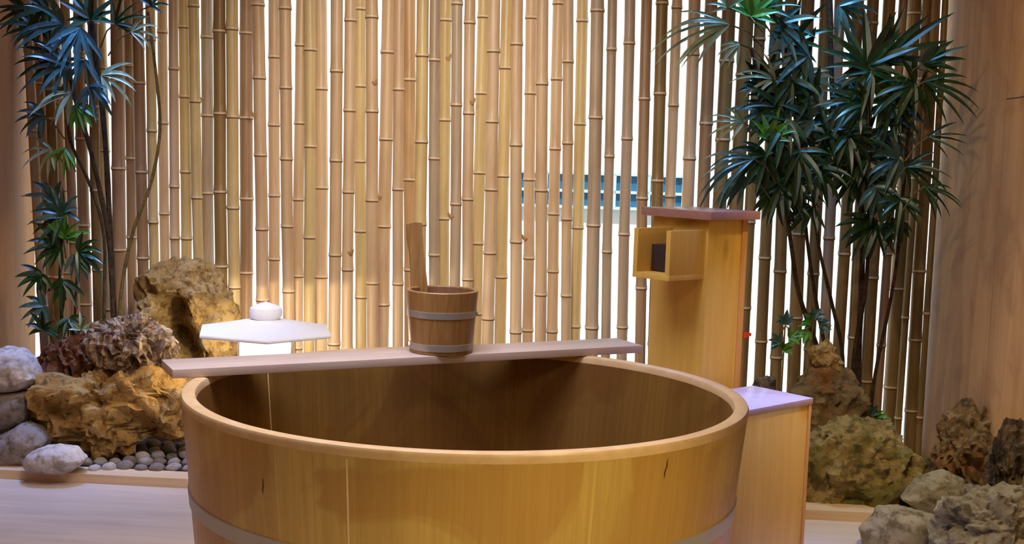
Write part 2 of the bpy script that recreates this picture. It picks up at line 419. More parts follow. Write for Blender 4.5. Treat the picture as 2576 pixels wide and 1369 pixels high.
for i, (xa, xb, wd, tone, nodes) in enumerate(POLES):
    rad = wd / 2 / FPX * on_plane(xa, 220).y * (1.13 if xa < 1450 else 1.05)
    row = 0
    if prev and min(xa - prev[0], xb - prev[1], xa + (xb - xa) * 1.6 - prev[0] - (prev[1] - prev[0]) * 1.6) < (rad + prev[2]) * FPX / 5.3 + 1.5:
        row = 1 - prev[3]
    prev = (xa, xb, rad, row)
    dv = 0.052 * row                      # canes that would touch stand in two rows, before and behind the rail
    A = on_plane(xa, 220, dv); B = on_plane(xb, 600, dv)
    ux = lambda p: (p - ORI).dot(EX)
    ua, ub = ux(A), ux(B)
    lean = (ua - ub) / (A.z - B.z)
    def u_at(z): return ub + lean * (z - B.z)
    # node heights -> world z
    zs = []
    for ny in nodes:
        xx = xa + (xb - xa) * (ny - 220) / 380
        zs.append(on_plane(xx, ny).z)
    zs.sort()
    sp = (zs[-1] - zs[0]) / (len(zs) - 1) if len(zs) > 1 else 0.37
    sp = min(max(sp, 0.26), 0.48)
    while zs[-1] + sp < 2.55: zs.append(zs[-1] + sp * random.uniform(0.94, 1.06))
    while zs[0] - sp > 0.05: zs.insert(0, zs[0] - sp * random.uniform(0.9, 1.0))
    prof = [(0.0, 1.0, 0)]
    for z in zs:
        if z < 0.04 or z > 2.56: continue
        prof += [(z - 0.030, 0.985, 0), (z - 0.007, 1.0, 0), (z - 0.005, 1.07, 1), (z - 0.0005, 1.11, 1), (z + 0.002, 1.13, 2), (z + 0.008, 1.10, 2), (z + 0.014, 1.03, 0), (z + 0.05, 0.995, 0)]
    prof.append((2.595, 1.0, 0))
    bm = bmesh.new(); seg = 18; rings = []
    base = room(u_at(0.022), dv, 0.022)
    zig = 0; wob = random.uniform(0, 6)
    for z, k, mt in prof:
        wv = 0.0018 * math.sin(z * 3.1 + wob) + 0.0008 * math.sin(z * 9 + wob)
        c = room(u_at(z) + wv, dv, max(z, 0.022))
        rings.append(([bm.verts.new(c + (EX * math.cos(2 * math.pi * q / seg) + EY * math.sin(2 * math.pi * q / seg)) * rad * k) for q in range(seg)], mt))
    for (ra, ma), (rb, mb) in zip(rings, rings[1:]):
        for q in range(seg):
            f = bm.faces.new((ra[q], ra[(q + 1) % seg], rb[(q + 1) % seg], rb[q])); f.material_index = mb if (ma and mb) or mb == 1 else 0
    bm.faces.new(rings[-1][0])
    bm.faces.new(rings[0][0])
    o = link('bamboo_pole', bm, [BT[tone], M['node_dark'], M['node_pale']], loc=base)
    tag(o, '%s bamboo pole, %s from the left wall, %s' % (TONE[tone], ordw(i + 1), landmark((xa + xb) / 2)), 'bamboo pole', 'bamboo poles of the screen')
    for ny in STUB.get(i, []):
        xx = xa + (xb - xa) * (ny - 220) / 380
        z = on_plane(xx, ny).z
        sd = 1 if i % 2 else -1
        c = room(u_at(z) + sd * rad * 0.55, dv - rad * 0.75, z + 0.006)
        bm = bmesh.new()
        tube(bm, [c, c + EX * sd * 0.010 - EY * 0.012 + Z * 0.010, c + EX * sd * 0.016 - EY * 0.020 + Z * 0.024], [0.008, 0.007, 0.005], 8)
        tube(bm, [c, c + EX * -sd * 0.006 - EY * 0.014 + Z * 0.012], [0.006, 0.004], 8)
        link('branch_stub', bm, BT['o'], o, loc=c)

# ---------------------------------------------------------------- tub
TC = Vector((-0.105, 2.955, 0)); RT, RIMZ, TH, TAP = 0.710, 0.725, 0.036, 0.094
def rout(z): return RT - (RIMZ - z) * TAP
tub = thing('bathtub', 'large round amber wooden soaking tub in the middle of the floor', 'bathtub', TC)
tub.scale = (1, 0.925, 1)              # the tub is slightly oval
bm = bmesh.new()
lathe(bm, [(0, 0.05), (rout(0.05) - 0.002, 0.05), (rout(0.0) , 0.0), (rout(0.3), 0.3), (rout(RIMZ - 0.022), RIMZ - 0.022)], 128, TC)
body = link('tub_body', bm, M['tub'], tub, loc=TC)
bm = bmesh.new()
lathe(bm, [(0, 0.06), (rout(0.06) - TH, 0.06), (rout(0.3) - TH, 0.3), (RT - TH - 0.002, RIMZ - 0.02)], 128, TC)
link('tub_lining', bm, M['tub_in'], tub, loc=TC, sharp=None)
bm = bmesh.new()
z0 = RIMZ - 0.0225
lathe(bm, [(rout(z0) + 0.0, z0), (RT, RIMZ - 0.008), (RT - 0.003, RIMZ - 0.002), (RT - 0.010, RIMZ), (RT - TH + 0.010, RIMZ), (RT - TH + 0.002, RIMZ - 0.003), (RT - TH - 0.001, RIMZ - 0.010), (rout(z0) - TH, z0)], 160, TC)
link('tub_rim', bm, M['rim'], tub, loc=TC)
for hz in (0.454, 0.10):
    bm = bmesh.new()
    r0, r1 = rout(hz) + 0.0035, rout(hz + 0.037) + 0.0035
    lathe(bm, [(r0 - 0.004, hz), (r0, hz + 0.001), (r1, hz + 0.036), (r1 - 0.004, hz + 0.037)], 160, TC)
    link('hoop', bm, M['steel'], tub, loc=TC)
# pale putty seams and a dark drying crack on the staves
def seam_strip(name, px, inner, mat, wd, za, zb, wav=0.0):
    d = ray(px, 1180 if not inner else 1000)
    dh = Vector((d.x, d.y, 0)).normalized()
    o = Vector((0, 0, 0)) - TC
    bb = dh.dot(o); rr = RT - 0.04
    if inner: rr = RT - TH - 0.02
    disc = math.sqrt(bb * bb - (o.length_squared - rr * rr))
    t = -bb + disc if inner else -bb - disc
    p = dh * t - TC; a = math.atan2(p.y, p.x)
    bm = bmesh.new(); n = 8; L = []
    for k in range(n + 1):
        z = za + (zb - za) * k / n
        r = rout(z) + 0.0012 if not inner else rout(z) - TH - 0.0012
        ww = wd / 2 / r * (1 - (abs(2 * k / n - 1) ** 2 if wav else 0))
        aa = a + wav * math.sin(k * 1.7) * 0.002 + wav * 0.012 * k / n
        L.append([bm.verts.new(TC + Vector((r * math.cos(aa + s * ww), r * math.sin(aa + s * ww), z))) for s in (-1, 1)])
    for q, r_ in zip(L, L[1:]): bm.faces.new((q[0], q[1], r_[1], r_[0]))
    return link(name, bm, mat, tub, loc=TC, sharp='keep')
putty = plain('pale seam putty', s2l((232, 196, 132)), 0.5)
darkc = plain('drying crack', s2l((84, 50, 24)), 0.8)
seam_strip('stave_seam', 884, False, putty, 0.005, 0.0, 0.697)
seam_strip('stave_seam', 688, True, putty, 0.005, 0.06, 0.695)
seam_strip('stave_crack', 1648, False, darkc, 0.004, 0.642, 0.692, 1.0)
seam_strip('stave_crack', 676, False, darkc, 0.0035, 0.585, 0.625, 0.6)

# ---------------------------------------------------------------- board across the tub
def onz(px, py, z):
    d = ray(px, py); return Vector((0, 0, CAMZ)) + d * ((z - CAMZ) / d.z)
BZ = RIMZ + 0.0245
fl, fr_ = onz(434, 930, BZ), onz(1618, 869, BZ)
bl, br = onz(400, 901, BZ), onz(1574, 845, BZ)
ax = (fr_ - fl).normalized(); ay = Z.cross(ax)
wdt = ((bl - fl).dot(ay) + (br - fr_).dot(ay)) / 2
print('board', fl, fr_, wdt, (fr_ - fl).length)
wdt = 0.155
cen = (fl + fr_) / 2 + ay * wdt / 2 - Z * 0.012
bm = bmesh.new(); box(bm, Vector((0, 0, 0)), X, Y, Z, (fr_ - fl).length / 2, wdt / 2, 0.0115, 0.002)
bd = link('bath_board', bm, M['board']); bd.location = cen; bd.rotation_euler = (0, 0, math.atan2(ax.y, ax.x))
tag(bd, 'long pale wooden board lying across the back of the round tub', 'board')

# ---------------------------------------------------------------- bucket
bb = onz(1112, 868, BZ)
bb = Vector((bb.x, (cen + ax * 0).y, BZ + 0.0))
bb.x = (1112 - 1288) / FPX * bb.y - 0.0
bb.y = (cen + ax * ((bb.x - cen.x) / ax.x)).y
print('bucket', bb)
BU = 3.55
s = bb.y / FPX
rb, rt, hb = 80 * s, 91 * s, 0.180
bk = thing('wooden_bucket', 'small brown stave bucket with one tall handle standing on the board', 'bucket', bb)
def br_(z): return rb + (rt - rb) * z / hb
bm = bmesh.new()
lathe(bm, [(0, 0.012), (br_(0) - 0.004, 0.012), (br_(0) - 0.003, 0.0), (br_(0), 0.001), (br_(hb * .5), hb * .5), (rt, hb - 0.002), (rt - 0.002, hb), (rt - 0.011, hb), (rt - 0.013, hb - 0.003), (rt - 0.013, hb - 0.004)], 64, bb)
link('bucket_wall', bm, M['bucket'], bk, loc=bb)
bm = bmesh.new()
lathe(bm, [(rt - 0.0128, hb - 0.003), (br_(0.02) - 0.013, 0.02), (0, 0.02)], 64, bb)
link('bucket_inside', bm, M['bucket_in'], bk, loc=bb)
for za, zb in ((0.104, 0.124), (0.010, 0.030)):
    bm = bmesh.new(); e = 0.0018
    lathe(bm, [(br_(za) - 0.001, za), (br_(za) + e, za + 0.0005), (br_(zb) + e, zb - 0.0005), (br_(zb) - 0.001, zb)], 64, bb)
    h = link('hoop', bm, M['steel'], bk, loc=bb)
bm = bmesh.new(); p = bb + Vector((br_(.114) + 0.002, -0.01, 0.114)); box(bm, p, X, Y, Z, 0.004, 0.005, 0.004, 0.001)
link('hoop_rivet', bm, M['steel'], bk, loc=p)
# tall stave handle: outline (photo) of the part above the rim, on the left back side of the bucket
ha = R(138)
hc = bb + Vector((math.cos(ha), math.sin(ha), 0)) * (rt - 0.008)
out = [(1022, 563), (1024, 600), (1030, 635), (1033, 680), (1034, 760), (1040, 800), (1076, 800), (1074, 712), (1070, 680), (1065, 630), (1062, 590), (1062, 561), (1043, 559)]
nrm = Vector((-0.34, 0.94, 0)).normalized(); tan_ = Z.cross(nrm)
pts = [at(x, y, hc.y) for x, y in out]
bm = bmesh.new()
fv = [bm.verts.new(p_ - nrm * 0.006) for p_ in pts]; bv = [bm.verts.new(p_ + nrm * 0.006) for p_ in pts]
bm.faces.new(fv); bm.faces.new(bv[::-1])
for k in range(len(pts)): bm.faces.new((fv[k], fv[(k + 1) % len(pts)], bv[(k + 1) % len(pts)], bv[k]))
bmesh.ops.bevel(bm, geom=[e for e in bm.edges if not (e.verts[0] in fv and e.verts[1] in bv)][:], offset=0.0015, segments=2, affect='EDGES')
link('handle', bm, M['bucket'], bk, loc=bb)

# ---------------------------------------------------------------- spout post and side box
U = Vector((math.cos(R(41)), math.sin(R(41)), 0)); W = Vector((-U.y, U.x, 0))
PF = Vector((0.617, 3.70, 0)); su, sw = 0.190, 0.235; PT = 1.140
pc = PF + U * su / 2 + W * sw / 2
post = thing('spout_post', 'tall square amber wooden water post with spout and cap behind the tub', 'water post', pc)
bm = bmesh.new(); box(bm, pc + Z * (PT / 2), U, W, Z, su / 2, sw / 2, PT / 2, 0.002)
link('post_body', bm, M['post'], post, loc=pc)
bm = bmesh.new(); c = PF + U * (su - 0.012) - W * 0.0025 + Z * (PT / 2); box(bm, c, U, W, Z, 0.0135, 0.003, PT / 2 - 0.001, 0.001)
link('corner_board', bm, M['post_edge'], post, loc=c)
bm = bmesh.new(); c = pc + Z * (PT + 0.0135) - W * 0.004 - U * 0.004; box(bm, c, U, W, Z, su / 2 + 0.030, sw / 2 + 0.030, 0.0135, 0.002)
link('cap', bm, M['cap'], post, loc=c)
# spout: an open channel pushed out of the left-hand face
sl = 0.165; sy0, sy1 = 0.012, 0.166; zt, zb = 1.106, 0.950
def spc(w_, z_, out_): return PF + W * w_ + Z * z_ - U * out_
sp = bmesh.new(); th2 = 0.009
c0 = spc((sy0 + sy1) / 2, 0, sl / 2)
box(sp, spc((sy0 + sy1) / 2, zb + th2, sl / 2), U, W, Z, sl / 2, (sy1 - sy0) / 2, th2, 0.001)
so = link('spout', sp, M['post'], post, loc=c0)
for wv in (sy0 + th2, sy1 - th2):
    sp = bmesh.new(); c = spc(wv, (zt + zb) / 2 + th2, sl / 2)
    box(sp, c, U, W, Z, sl / 2, th2, (zt - zb) / 2 - th2, 0.001)
    link('spout_side', sp, M['post'], so, loc=c)
sp = bmesh.new(); c = spc((sy0 + sy1) / 2, 1.012, 0.050)  # solid dark block in place of the shade deep inside the channel
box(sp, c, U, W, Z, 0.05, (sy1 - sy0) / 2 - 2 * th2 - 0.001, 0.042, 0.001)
link('spout_shade', sp, M['hollow_shade'], so, loc=c)
# red valve lever on the hidden side
c = PF + U * (su + 0.030) + W * 0.012 + Z * 0.70
lv = at(1880, 842, c.y); c.z = lv.z
bm = bmesh.new()
tube(bm, [c - U * 0.032, c - U * 0.005], [0.006, 0.006], 10)
q0 = c - U * 0.012
for sgn in (1,):
    vs = [q0 + W * -0.008 + Z * 0.012, q0 + U * 0.045 + W * -0.006 + Z * 0.003, q0 + U * 0.045 + W * -0.006 - Z * 0.006, q0 + W * -0.008 - Z * 0.011]
    a = [bm.verts.new(v) for v in vs]; b = [bm.verts.new(v + W * 0.014) for v in vs]
    bm.faces.new(a); bm.faces.new(b[::-1])
    for k in range(4): bm.faces.new((a[k], a[(k + 1) % 4], b[(k + 1) % 4], b[k]))
link('valve_lever', bm, M['red'], post, loc=c)

BR = onz(2049, 1001, 0.60)              # right corner of the side box lid
BXR = BR - U * 0.006
bl_, bw_ = 0.40, 0.235
bc = BXR - U * bl_ / 2 + W * bw_ / 2; bc.z = 0
sb = thing('side_box', 'low amber cedar box with purple-tinted lid right of the tub', 'box', bc)
bm = bmesh.new(); box(bm, bc + Z * 0.290, U, W, Z, bl_ / 2 - 0.006, bw_ / 2 - 0.006, 0.290, 0.0015)
link('box_body', bm, M['post'], sb, loc=bc)
bm = bmesh.new(); box(bm, bc + Z * 0.590, U, W, Z, bl_ / 2, bw_ / 2, 0.010, 0.0015)
link('lid', bm, M['lid'], sb, loc=bc)
bm = bmesh.new(); c = bc + U * (bl_ / 2 - 0.012) - W * (bw_ / 2 - 0.004) + Z * 0.29; box(bm, c, U, W, Z, 0.007, 0.003, 0.2895, 0.001)
link('corner_board', bm, M['post_edge'], sb, loc=c)
sb['label'] = 'low amber cedar box with flat lid standing right of the tub'

# ---------------------------------------------------------------- stone lantern
LY = 4.74
lc = at(668, 830, LY); RZ = lc.z
print('lantern', lc)
lc = Vector((lc.x, LY, 0.022)); LR = 184 / FPX * LY
lan = thing('stone_lantern', 'white stone garden lantern with wide hexagonal roof and glowing light chamber', 'lantern', lc)
def hexring(r, z, rot=R(103)): return [Vector((lc.x + r * math.cos(rot + k * math.pi / 3), lc.y + r * math.sin(rot + k * math.pi / 3), z)) for k in range(6)]
def hexloft(name, rings, mat, cap0=True, cap1=True, loc=lc):
    bm = bmesh.new(); rr = [[bm.verts.new(v) for v in hexring(r, z)] for r, z in rings]
    for a, b in zip(rr, rr[1:]):
        for k in range(6): bm.faces.new((a[k], a[(k + 1) % 6], b[(k + 1) % 6], b[k]))
    if cap0: bm.faces.new(rr[0][::-1])
    if cap1: bm.faces.new(rr[-1])
    bmesh.ops.bevel(bm, geom=list(bm.edges), offset=0.0022, segments=2, affect='EDGES', clamp_overlap=True)
    return link(name, bm, mat, lan, loc=loc)
hexloft('roof', [(0.13, RZ - 0.030), (LR - 0.004, RZ - 0.013), (LR, RZ - 0.010), (LR, RZ + 0.0), (LR * 0.62, RZ + 0.020), (0.055, RZ + 0.046)], M['granite'])
bm = bmesh.new(); fz = RZ + 0.044
lathe(bm, [(0, fz), (0.052, fz), (0.064, fz + 0.012), (0.067, fz + 0.030), (0.063, fz + 0.047), (0.045, fz + 0.058), (0.020, fz + 0.066), (0, fz + 0.074)], 40, (lc.x, lc.y, 0))
link('finial', bm, M['granite'], lan, loc=lc)
CH0, CH1, CR = RZ - 0.185, RZ - 0.026, 0.101
chamber = hexloft('chamber_base', [(0.15, CH0 - 0.03), (0.17, CH0 - 0.02), (0.17, CH0 - 0.0005)], M['granite'])
def sqring(r, z): return [Vector((lc.x + r * 1.414 * math.cos(R(57) + k * math.pi / 2), lc.y + r * 1.414 * math.sin(R(57) + k * math.pi / 2), z)) for k in range(4)]
POSTS = []
for v in sqring(CR, 0):
    bm = bmesh.new(); d = (v - lc); d.z = 0; d.normalize(); box(bm, Vector((v.x, v.y, (CH0 + CH1) / 2)), d, Z.cross(d), Z, 0.007, 0.007, (CH1 - CH0) / 2)
    link('chamber_post', bm, M['granite'], chamber, loc=Vector((v.x, v.y, CH0)))
t = NT('lit lantern paper'); em = t.n('ShaderNodeEmission', ins={'Color': (1.0, 0.90, 0.66, 1), 'Strength': 2.2}); tr = t.n('ShaderNodeBsdfTransparent')
mx = t.n('ShaderNodeMixShader', ins={0: 0.35}); t.l(tr.outputs[0], mx.inputs[1]); t.l(em.outputs[0], mx.inputs[2])
t.l(mx.outputs[0], t.t.nodes['Material Output'].inputs['Surface']); M['paper'] = t.m
hr0, hr1 = sqring(CR - 0.003, CH0 + 0.002), sqring(CR - 0.003, CH1 - 0.002)
for k in range(4):
    bm = bmesh.new(); q = [hr0[k], hr0[(k + 1) % 4], hr1[(k + 1) % 4], hr1[k]]
    inn = (lc - (q[0] + q[1]) / 2); inn.z = 0; inn = inn.normalized() * 0.0015
    a = [bm.verts.new(v.lerp((q[0] + q[2]) / 2, 0.05)) for v in q]; b = [bm.verts.new(v.lerp((q[0] + q[2]) / 2, 0.05) + inn) for v in q]
    bm.faces.new(a); bm.faces.new(b[::-1])
    for j in range(4): bm.faces.new((a[j], a[(j + 1) % 4], b[(j + 1) % 4], b[j]))
    link('lit_pane', bm, M['paper'], chamber, loc=Vector((lc.x, lc.y, CH0)), smooth=False)
t = NT('glowing bulb'); em = t.n('ShaderNodeEmission', ins={'Color': (1.0, 0.86, 0.6, 1), 'Strength': 40.0})
t.l(em.outputs[0], t.t.nodes['Material Output'].inputs['Surface']); M['bulb'] = t.m
bm = bmesh.new(); bmesh.ops.create_icosphere(bm, subdivisions=3, radius=0.022, matrix=Matrix.Translation((lc.x, lc.y, CH0 + 0.05)))
link('bulb', bm, M['bulb'], chamber, loc=Vector((lc.x, lc.y, CH0 + 0.05)))
lp = lamp('lantern_bulb_light', 'POINT', (lc.x, lc.y, CH0 + 0.055), (0, 0, 0), 120, (1.0, 0.86, 0.60), 0.024)
for k in range(4):
    a = R(45 + 90 * k); bm = bmesh.new()
    p0 = Vector((lc.x + 0.10 * math.cos(a), lc.y + 0.10 * math.sin(a), CH0 - 0.028)); p1 = Vector((lc.x + 0.17 * math.cos(a), lc.y + 0.17 * math.sin(a), 0.15)); p2 = Vector((lc.x + 0.15 * math.cos(a), lc.y + 0.15 * math.sin(a), 0.022))
    tube(bm, [p0, (p0 + p1) / 2 + Vector((math.cos(a), math.sin(a), 0)) * 0.02, p1, p2], [0.035, 0.034, 0.032, 0.04], 12)
    link('leg', bm, M['granite'], lan, loc=Vector((p2.x, p2.y, 0.022)))

# ---------------------------------------------------------------- rocks
ST = {
 'tufa': stone('tufa orange', s2l((166, 116, 48)), s2l((206, 166, 96)), s2l((70, 42, 18)), 5.5, bump=1.0),
 'tan': stone('tufa tan', s2l((172, 134, 72)), s2l((204, 170, 110)), s2l((84, 56, 28)), 6.0, bump=1.0),
 'streak': stone('streaked rock', s2l((150, 106, 66)), s2l((206, 182, 142)), s2l((62, 34, 20)), 5.0, stripes=True, bump=0.8),
 'rust': stone('rusty rock', s2l((116, 66, 34)), s2l((160, 108, 70)), s2l((52, 28, 16)), 6.0, stripes=True),
 'grey': stone('grey stone', s2l((132, 122, 112)), s2l((178, 166, 154)), s2l((96, 84, 72)), 4.0, pit=0.5, bump=0.35),
 'greyd': stone('dull grey stone', s2l((112, 98, 86)), s2l((150, 134, 118)), s2l((70, 58, 48)), 4.0, pit=0.5, bump=0.4),
 'pale': stone('pale stone', s2l((160, 146, 130)), s2l((200, 186, 172)), s2l((120, 106, 90)), 4.0, pit=0.5, bump=0.3),
 'moss': stone('mossy boulder', s2l((128, 104, 50)), s2l((176, 150, 92)), s2l((58, 44, 18)), 5.0, moss=s2l((96, 92, 34)), bump=0.9),
 'olive': stone('olive stone', s2l((112, 100, 70)), s2l((156, 142, 112)), s2l((78, 66, 42)), 4.0, pit=0.5, bump=0.4),
 'dark': stone('dark rough rock', s2l((74, 62, 46)), s2l((134, 108, 70)), s2l((34, 26, 16)), 5.0, stripes=True, bump=0.9),
 'mix': stone('dark split rock', s2l((104, 84, 56)), s2l((146, 120, 80)), s2l((44, 32, 18)), 4.5, moss=s2l((128, 82, 34)), bump=0.9),
 'ridge': stone('grey ridged rock', s2l((112, 100, 76)), s2l((170, 156, 124)), s2l((62, 50, 32)), 4.5, bump=0.9)}
def rock(name, label, outline, y, depth, mat, kind='rough', seed=1, amp=0.05, cat='rock', group=None, sub=5, zmin=None, freq=1.0, dents=()):
    P = [at(px_, py_, y) for px_, py_ in outline]
    cx = sum(p_.x for p_ in P) / len(P); cz = sum(p_.z for p_ in P) / len(P)
    pol = sorted((math.atan2(p_.z - cz, p_.x - cx), math.hypot(p_.x - cx, p_.z - cz)) for p_ in P)
    A_ = [a for a, _ in pol]; L_ = [r for _, r in pol]
    A_ = [A_[-1] - 2 * math.pi] + A_ + [A_[0] + 2 * math.pi]; L_ = [L_[-1]] + L_ + [L_[0]]
    def rad_(a):
        for k in range(len(A_) - 1):
            if A_[k] <= a <= A_[k + 1]:
                f = (a - A_[k]) / max(1e-6, A_[k + 1] - A_[k])
                # straight chord between outline points
                r0, r1, da = L_[k], L_[k + 1], A_[k + 1] - A_[k]
                den = r0 * math.sin(f * da) + r1 * math.sin((1 - f) * da)
                return r0 * r1 * math.sin(da) / den if 0.01 < da < 3.0 and den > 1e-6 else r0 + (r1 - r0) * f
        return L_[0]
    C0 = Vector((cx, y, cz)); off = Vector((seed * 3.7, seed * 1.3, seed * 7.1))
    bm = bmesh.new(); bmesh.ops.create_icosphere(bm, subdivisions=sub, radius=1.0)
    size = sum(L_) / len(L_)
    for v in bm.verts:
        s_ = v.co.copy(); rho = math.hypot(s_.x, s_.z); a = math.atan2(s_.z, s_.x)
        e = rho ** (0.85 if kind != 'cut' else 0.75)
        p_ = Vector((math.cos(a) * rad_(a) * e, depth * math.copysign(abs(s_.y) ** 0.9, s_.y), math.sin(a) * rad_(a) * e))
        q = p_ / max(size, 0.03) * 1.6 * freq + off
        n_ = s_
        if kind == 'rough':
            d = noise.fractal(q * 1.2, 0.8, 2.1, 5) * 0.55 + (noise.ridged_multi_fractal(q * 1.7, 0.9, 2.2, 5, 1.0, 2.0) - 1.0) * 0.30
            cell = noise.voronoi(q * 3.2)[0][0]
            d -= max(0, 0.24 - cell) * 1.5
        elif kind == 'streak':
            q2 = Vector((q.x * 2.6 + q.z * 0.8, q.y * 2.6, q.z * 0.7))
            d = (noise.ridged_multi_fractal(q2 * 1.5, 0.9, 2.2, 5, 1.0, 2.0) - 1.0) * 0.55 + noise.fractal(q, 0.8, 2, 4) * 0.3
        else:
            # flat broken faces
            cells = noise.voronoi(q * 0.9)
            d = (cells[0][1] - cells[0][0]) * -0.25 + 0.12 + noise.fractal(q * 2.5, 0.9, 2, 4) * 0.10
        p_ += n_ * d * amp
        if s_.y < 0.2:
            for (qx, qy, qr, qd) in dents:       # hollows in the side that faces the tub
                dc = at(qx, qy, y) - C0; rr_ = qr / FPX * y
                p_.y += qd * math.exp(-((p_.x - dc.x) ** 2 + (p_.z - dc.z) ** 2) / (rr_ * rr_)) * (0.2 - s_.y)
        v.co = C0 + p_
        if zmin is not None and v.co.z < zmin: v.co.z = zmin + (v.co.z - zmin) * 0.02
    lo = min(v.co.z for v in bm.verts)
    o = link(name, bm, ST[mat], loc=Vector((cx, y, lo)))
    return tag(o, label, cat, group)
G0 = 0.0225
RG = 'rocks of the rockery'
rock('boulder', 'tall tan porous boulder standing left of the stone lantern', [(340, 760), (352, 715), (385, 680), (430, 657), (475, 654), (520, 668), (548, 695), (575, 735), (592, 775), (590, 840), (600, 1010), (500, 1060), (380, 1060), (345, 980), (350, 850)], 5.18, 0.135, 'tan', 'rough', 3, 0.10, dents=[(452, 775, 34, .17), (440, 840, 40, .20), (470, 880, 40, .15), (385, 730, 20, .06)], group=RG, zmin=G0)
rock('boulder', 'pale streaked craggy rock lying on the orange boulder by the tub', [(225, 850), (240, 822), (262, 812), (300, 803), (325, 797), (365, 805), (400, 822), (430, 855), (442, 885), (425, 918), (380, 935), (320, 935), (255, 930)], 4.80, 0.115, 'streak', 'streak', 5, 0.07, group=RG)
rock('boulder', 'low rust-brown rough rock below the left palm', [(100, 905), (130, 870), (180, 850), (235, 838), (262, 870), (264, 930), (240, 1000), (180, 1060), (110, 1060), (85, 960)], 4.94, 0.09, 'rust', 'streak', 8, 0.06, group=RG, zmin=G0)
rock('boulder', 'wide orange-brown porous boulder at the left edge of the tub', [(85, 990), (92, 960), (130, 944), (180, 950), (225, 945), (255, 930), (320, 926), (380, 935), (440, 955), (480, 975), (500, 1020), (492, 1080), (455, 1108), (400, 1100), (345, 1108), (320, 1132), (270, 1148), (225, 1142), (205, 1118), (130, 1108), (100, 1065), (82, 1030)], 4.76, 0.14, 'tufa', 'rough', 11, 0.09, dents=[(390, 1085, 45, .10), (250, 1000, 22, .05), (410, 1000, 25, .05), (150, 1030, 25, .05)], group=RG, zmin=G0, freq=1.3)
rock('stone', 'pale grey angular stone topmost in the pile at the left wall', [(-20, 890), (15, 874), (55, 880), (80, 905), (101, 950), (78, 972), (40, 985), (5, 984), (-25, 940)], 4.72, 0.10, 'pale', 'cut', 2, 0.05, group=RG)
rock('stone', 'grey square-edged block in the middle of the left stone pile', [(-35, 990), (0, 987), (74, 984), (79, 1010), (68, 1062), (30, 1085), (-30, 1090)], 4.70, 0.10, 'greyd', 'cut', 6, 0.03, group=RG)
rock('stone', 'dull grey-brown stone at the foot of the left stone pile', [(-25, 1110), (25, 1086), (60, 1063), (100, 1078), (122, 1108), (117, 1140), (85, 1176), (-10, 1180), (-45, 1150)], 4.62, 0.10, 'greyd', 'cut', 9, 0.04, group=RG)
rock('stone', 'flat pale grey stone resting on the kerb beside the pebbles', [(62, 1160), (75, 1140), (110, 1125), (155, 1122), (190, 1127), (216, 1155), (200, 1172), (175, 1188), (130, 1187), (70, 1178)], 4.47, 0.085, 'pale', 'cut', 14, 0.035, group=RG)
rock('boulder', 'brown rounded boulder behind the side box under the right palm', [(1985, 985), (2010, 955), (2045, 925), (2090, 915), (2130, 930), (2165, 960), (2180, 1010), (2175, 1060), (2170, 1180), (2060, 1190), (2010, 1180), (1990, 1080)], 4.80, 0.09, 'mix', 'rough', 17, 0.06, group=RG, zmin=G0)
rock('stone', 'small knobbly pinkish-tan stone perched on the boulder behind the side box', [(2032, 890), (2050, 870), (2078, 860), (2100, 872), (2115, 905), (2122, 932), (2090, 948), (2062, 940), (2045, 915)], 4.79, 0.05, 'tan', 'rough', 19, 0.03, group=RG, sub=4)
rock('boulder', 'large mossy olive boulder at the right of the side box', [(2020, 1120), (2050, 1082), (2085, 1072), (2140, 1060), (2190, 1065), (2240, 1076), (2275, 1110), (2300, 1150), (2328, 1190), (2322, 1218), (2275, 1245), (2240, 1282), (2190, 1295), (2100, 1293), (2010, 1293), (2000, 1200)], 4.50, 0.15, 'moss', 'rough', 23, 0.075, group=RG, zmin=G0)
rock('stone', 'grey-green smooth stone wedged between mossy boulder and dark wall rock', [(2270, 1255), (2300, 1210), (2350, 1190), (2375, 1185), (2420, 1205), (2437, 1235), (2425, 1268), (2370, 1292), (2320, 1287)], 4.26, 0.07, 'olive', 'cut', 26, 0.04, group=RG)
rock('stone', 'grey-green angular stone at the bottom edge on the right kerb', [(2165, 1330), (2200, 1300), (2215, 1275), (2260, 1275), (2320, 1290), (2352, 1300), (2352, 1370), (2340, 1440), (2240, 1450), (2180, 1400)], 3.98, 0.09, 'olive', 'cut', 29, 0.04, group=RG, zmin=0.0)
rock('boulder', 'tall dark split rock leaning against the right wall', [(2350, 1160), (2375, 1090), (2385, 1050), (2415, 1015), (2437, 1008), (2455, 1030), (2485, 1025), (2502, 1060), (2505, 1110), (2505, 1170), (2495, 1290), (2440, 1310), (2380, 1240)], 4.44, 0.08, 'mix', 'streak', 31, 0.06, group=RG, zmin=G0)
rock('boulder', 'dark upright striped rock at the right edge against the wall', [(2488, 1230), (2496, 1120), (2530, 1062), (2570, 1058), (2596, 1080), (2602, 1250), (2580, 1340), (2500, 1330)], 4.08, 0.06, 'dark', 'streak', 34, 0.05, group=RG, zmin=G0)
rock('boulder', 'big craggy grey rock with pale ridge in the bottom right corner', [(2350, 1320), (2390, 1275), (2440, 1255), (2470, 1237), (2510, 1228), (2576, 1240), (2640, 1262), (2655, 1400), (2560, 1440), (2460, 1450), (2390, 1430), (2350, 1365)], 3.82, 0.13, 'ridge', 'rough', 37, 0.085, group=RG, zmin=0.0)
rock('stone', 'small dark stone just behind the side box lid', [(1890, 960), (1905, 948), (1930, 945), (1948, 958), (1952, 985), (1950, 1240), (1900, 1240), (1885, 1000)], 4.6, 0.05, 'dark', 'rough', 41, 0.03, group=RG, sub=4, zmin=G0)

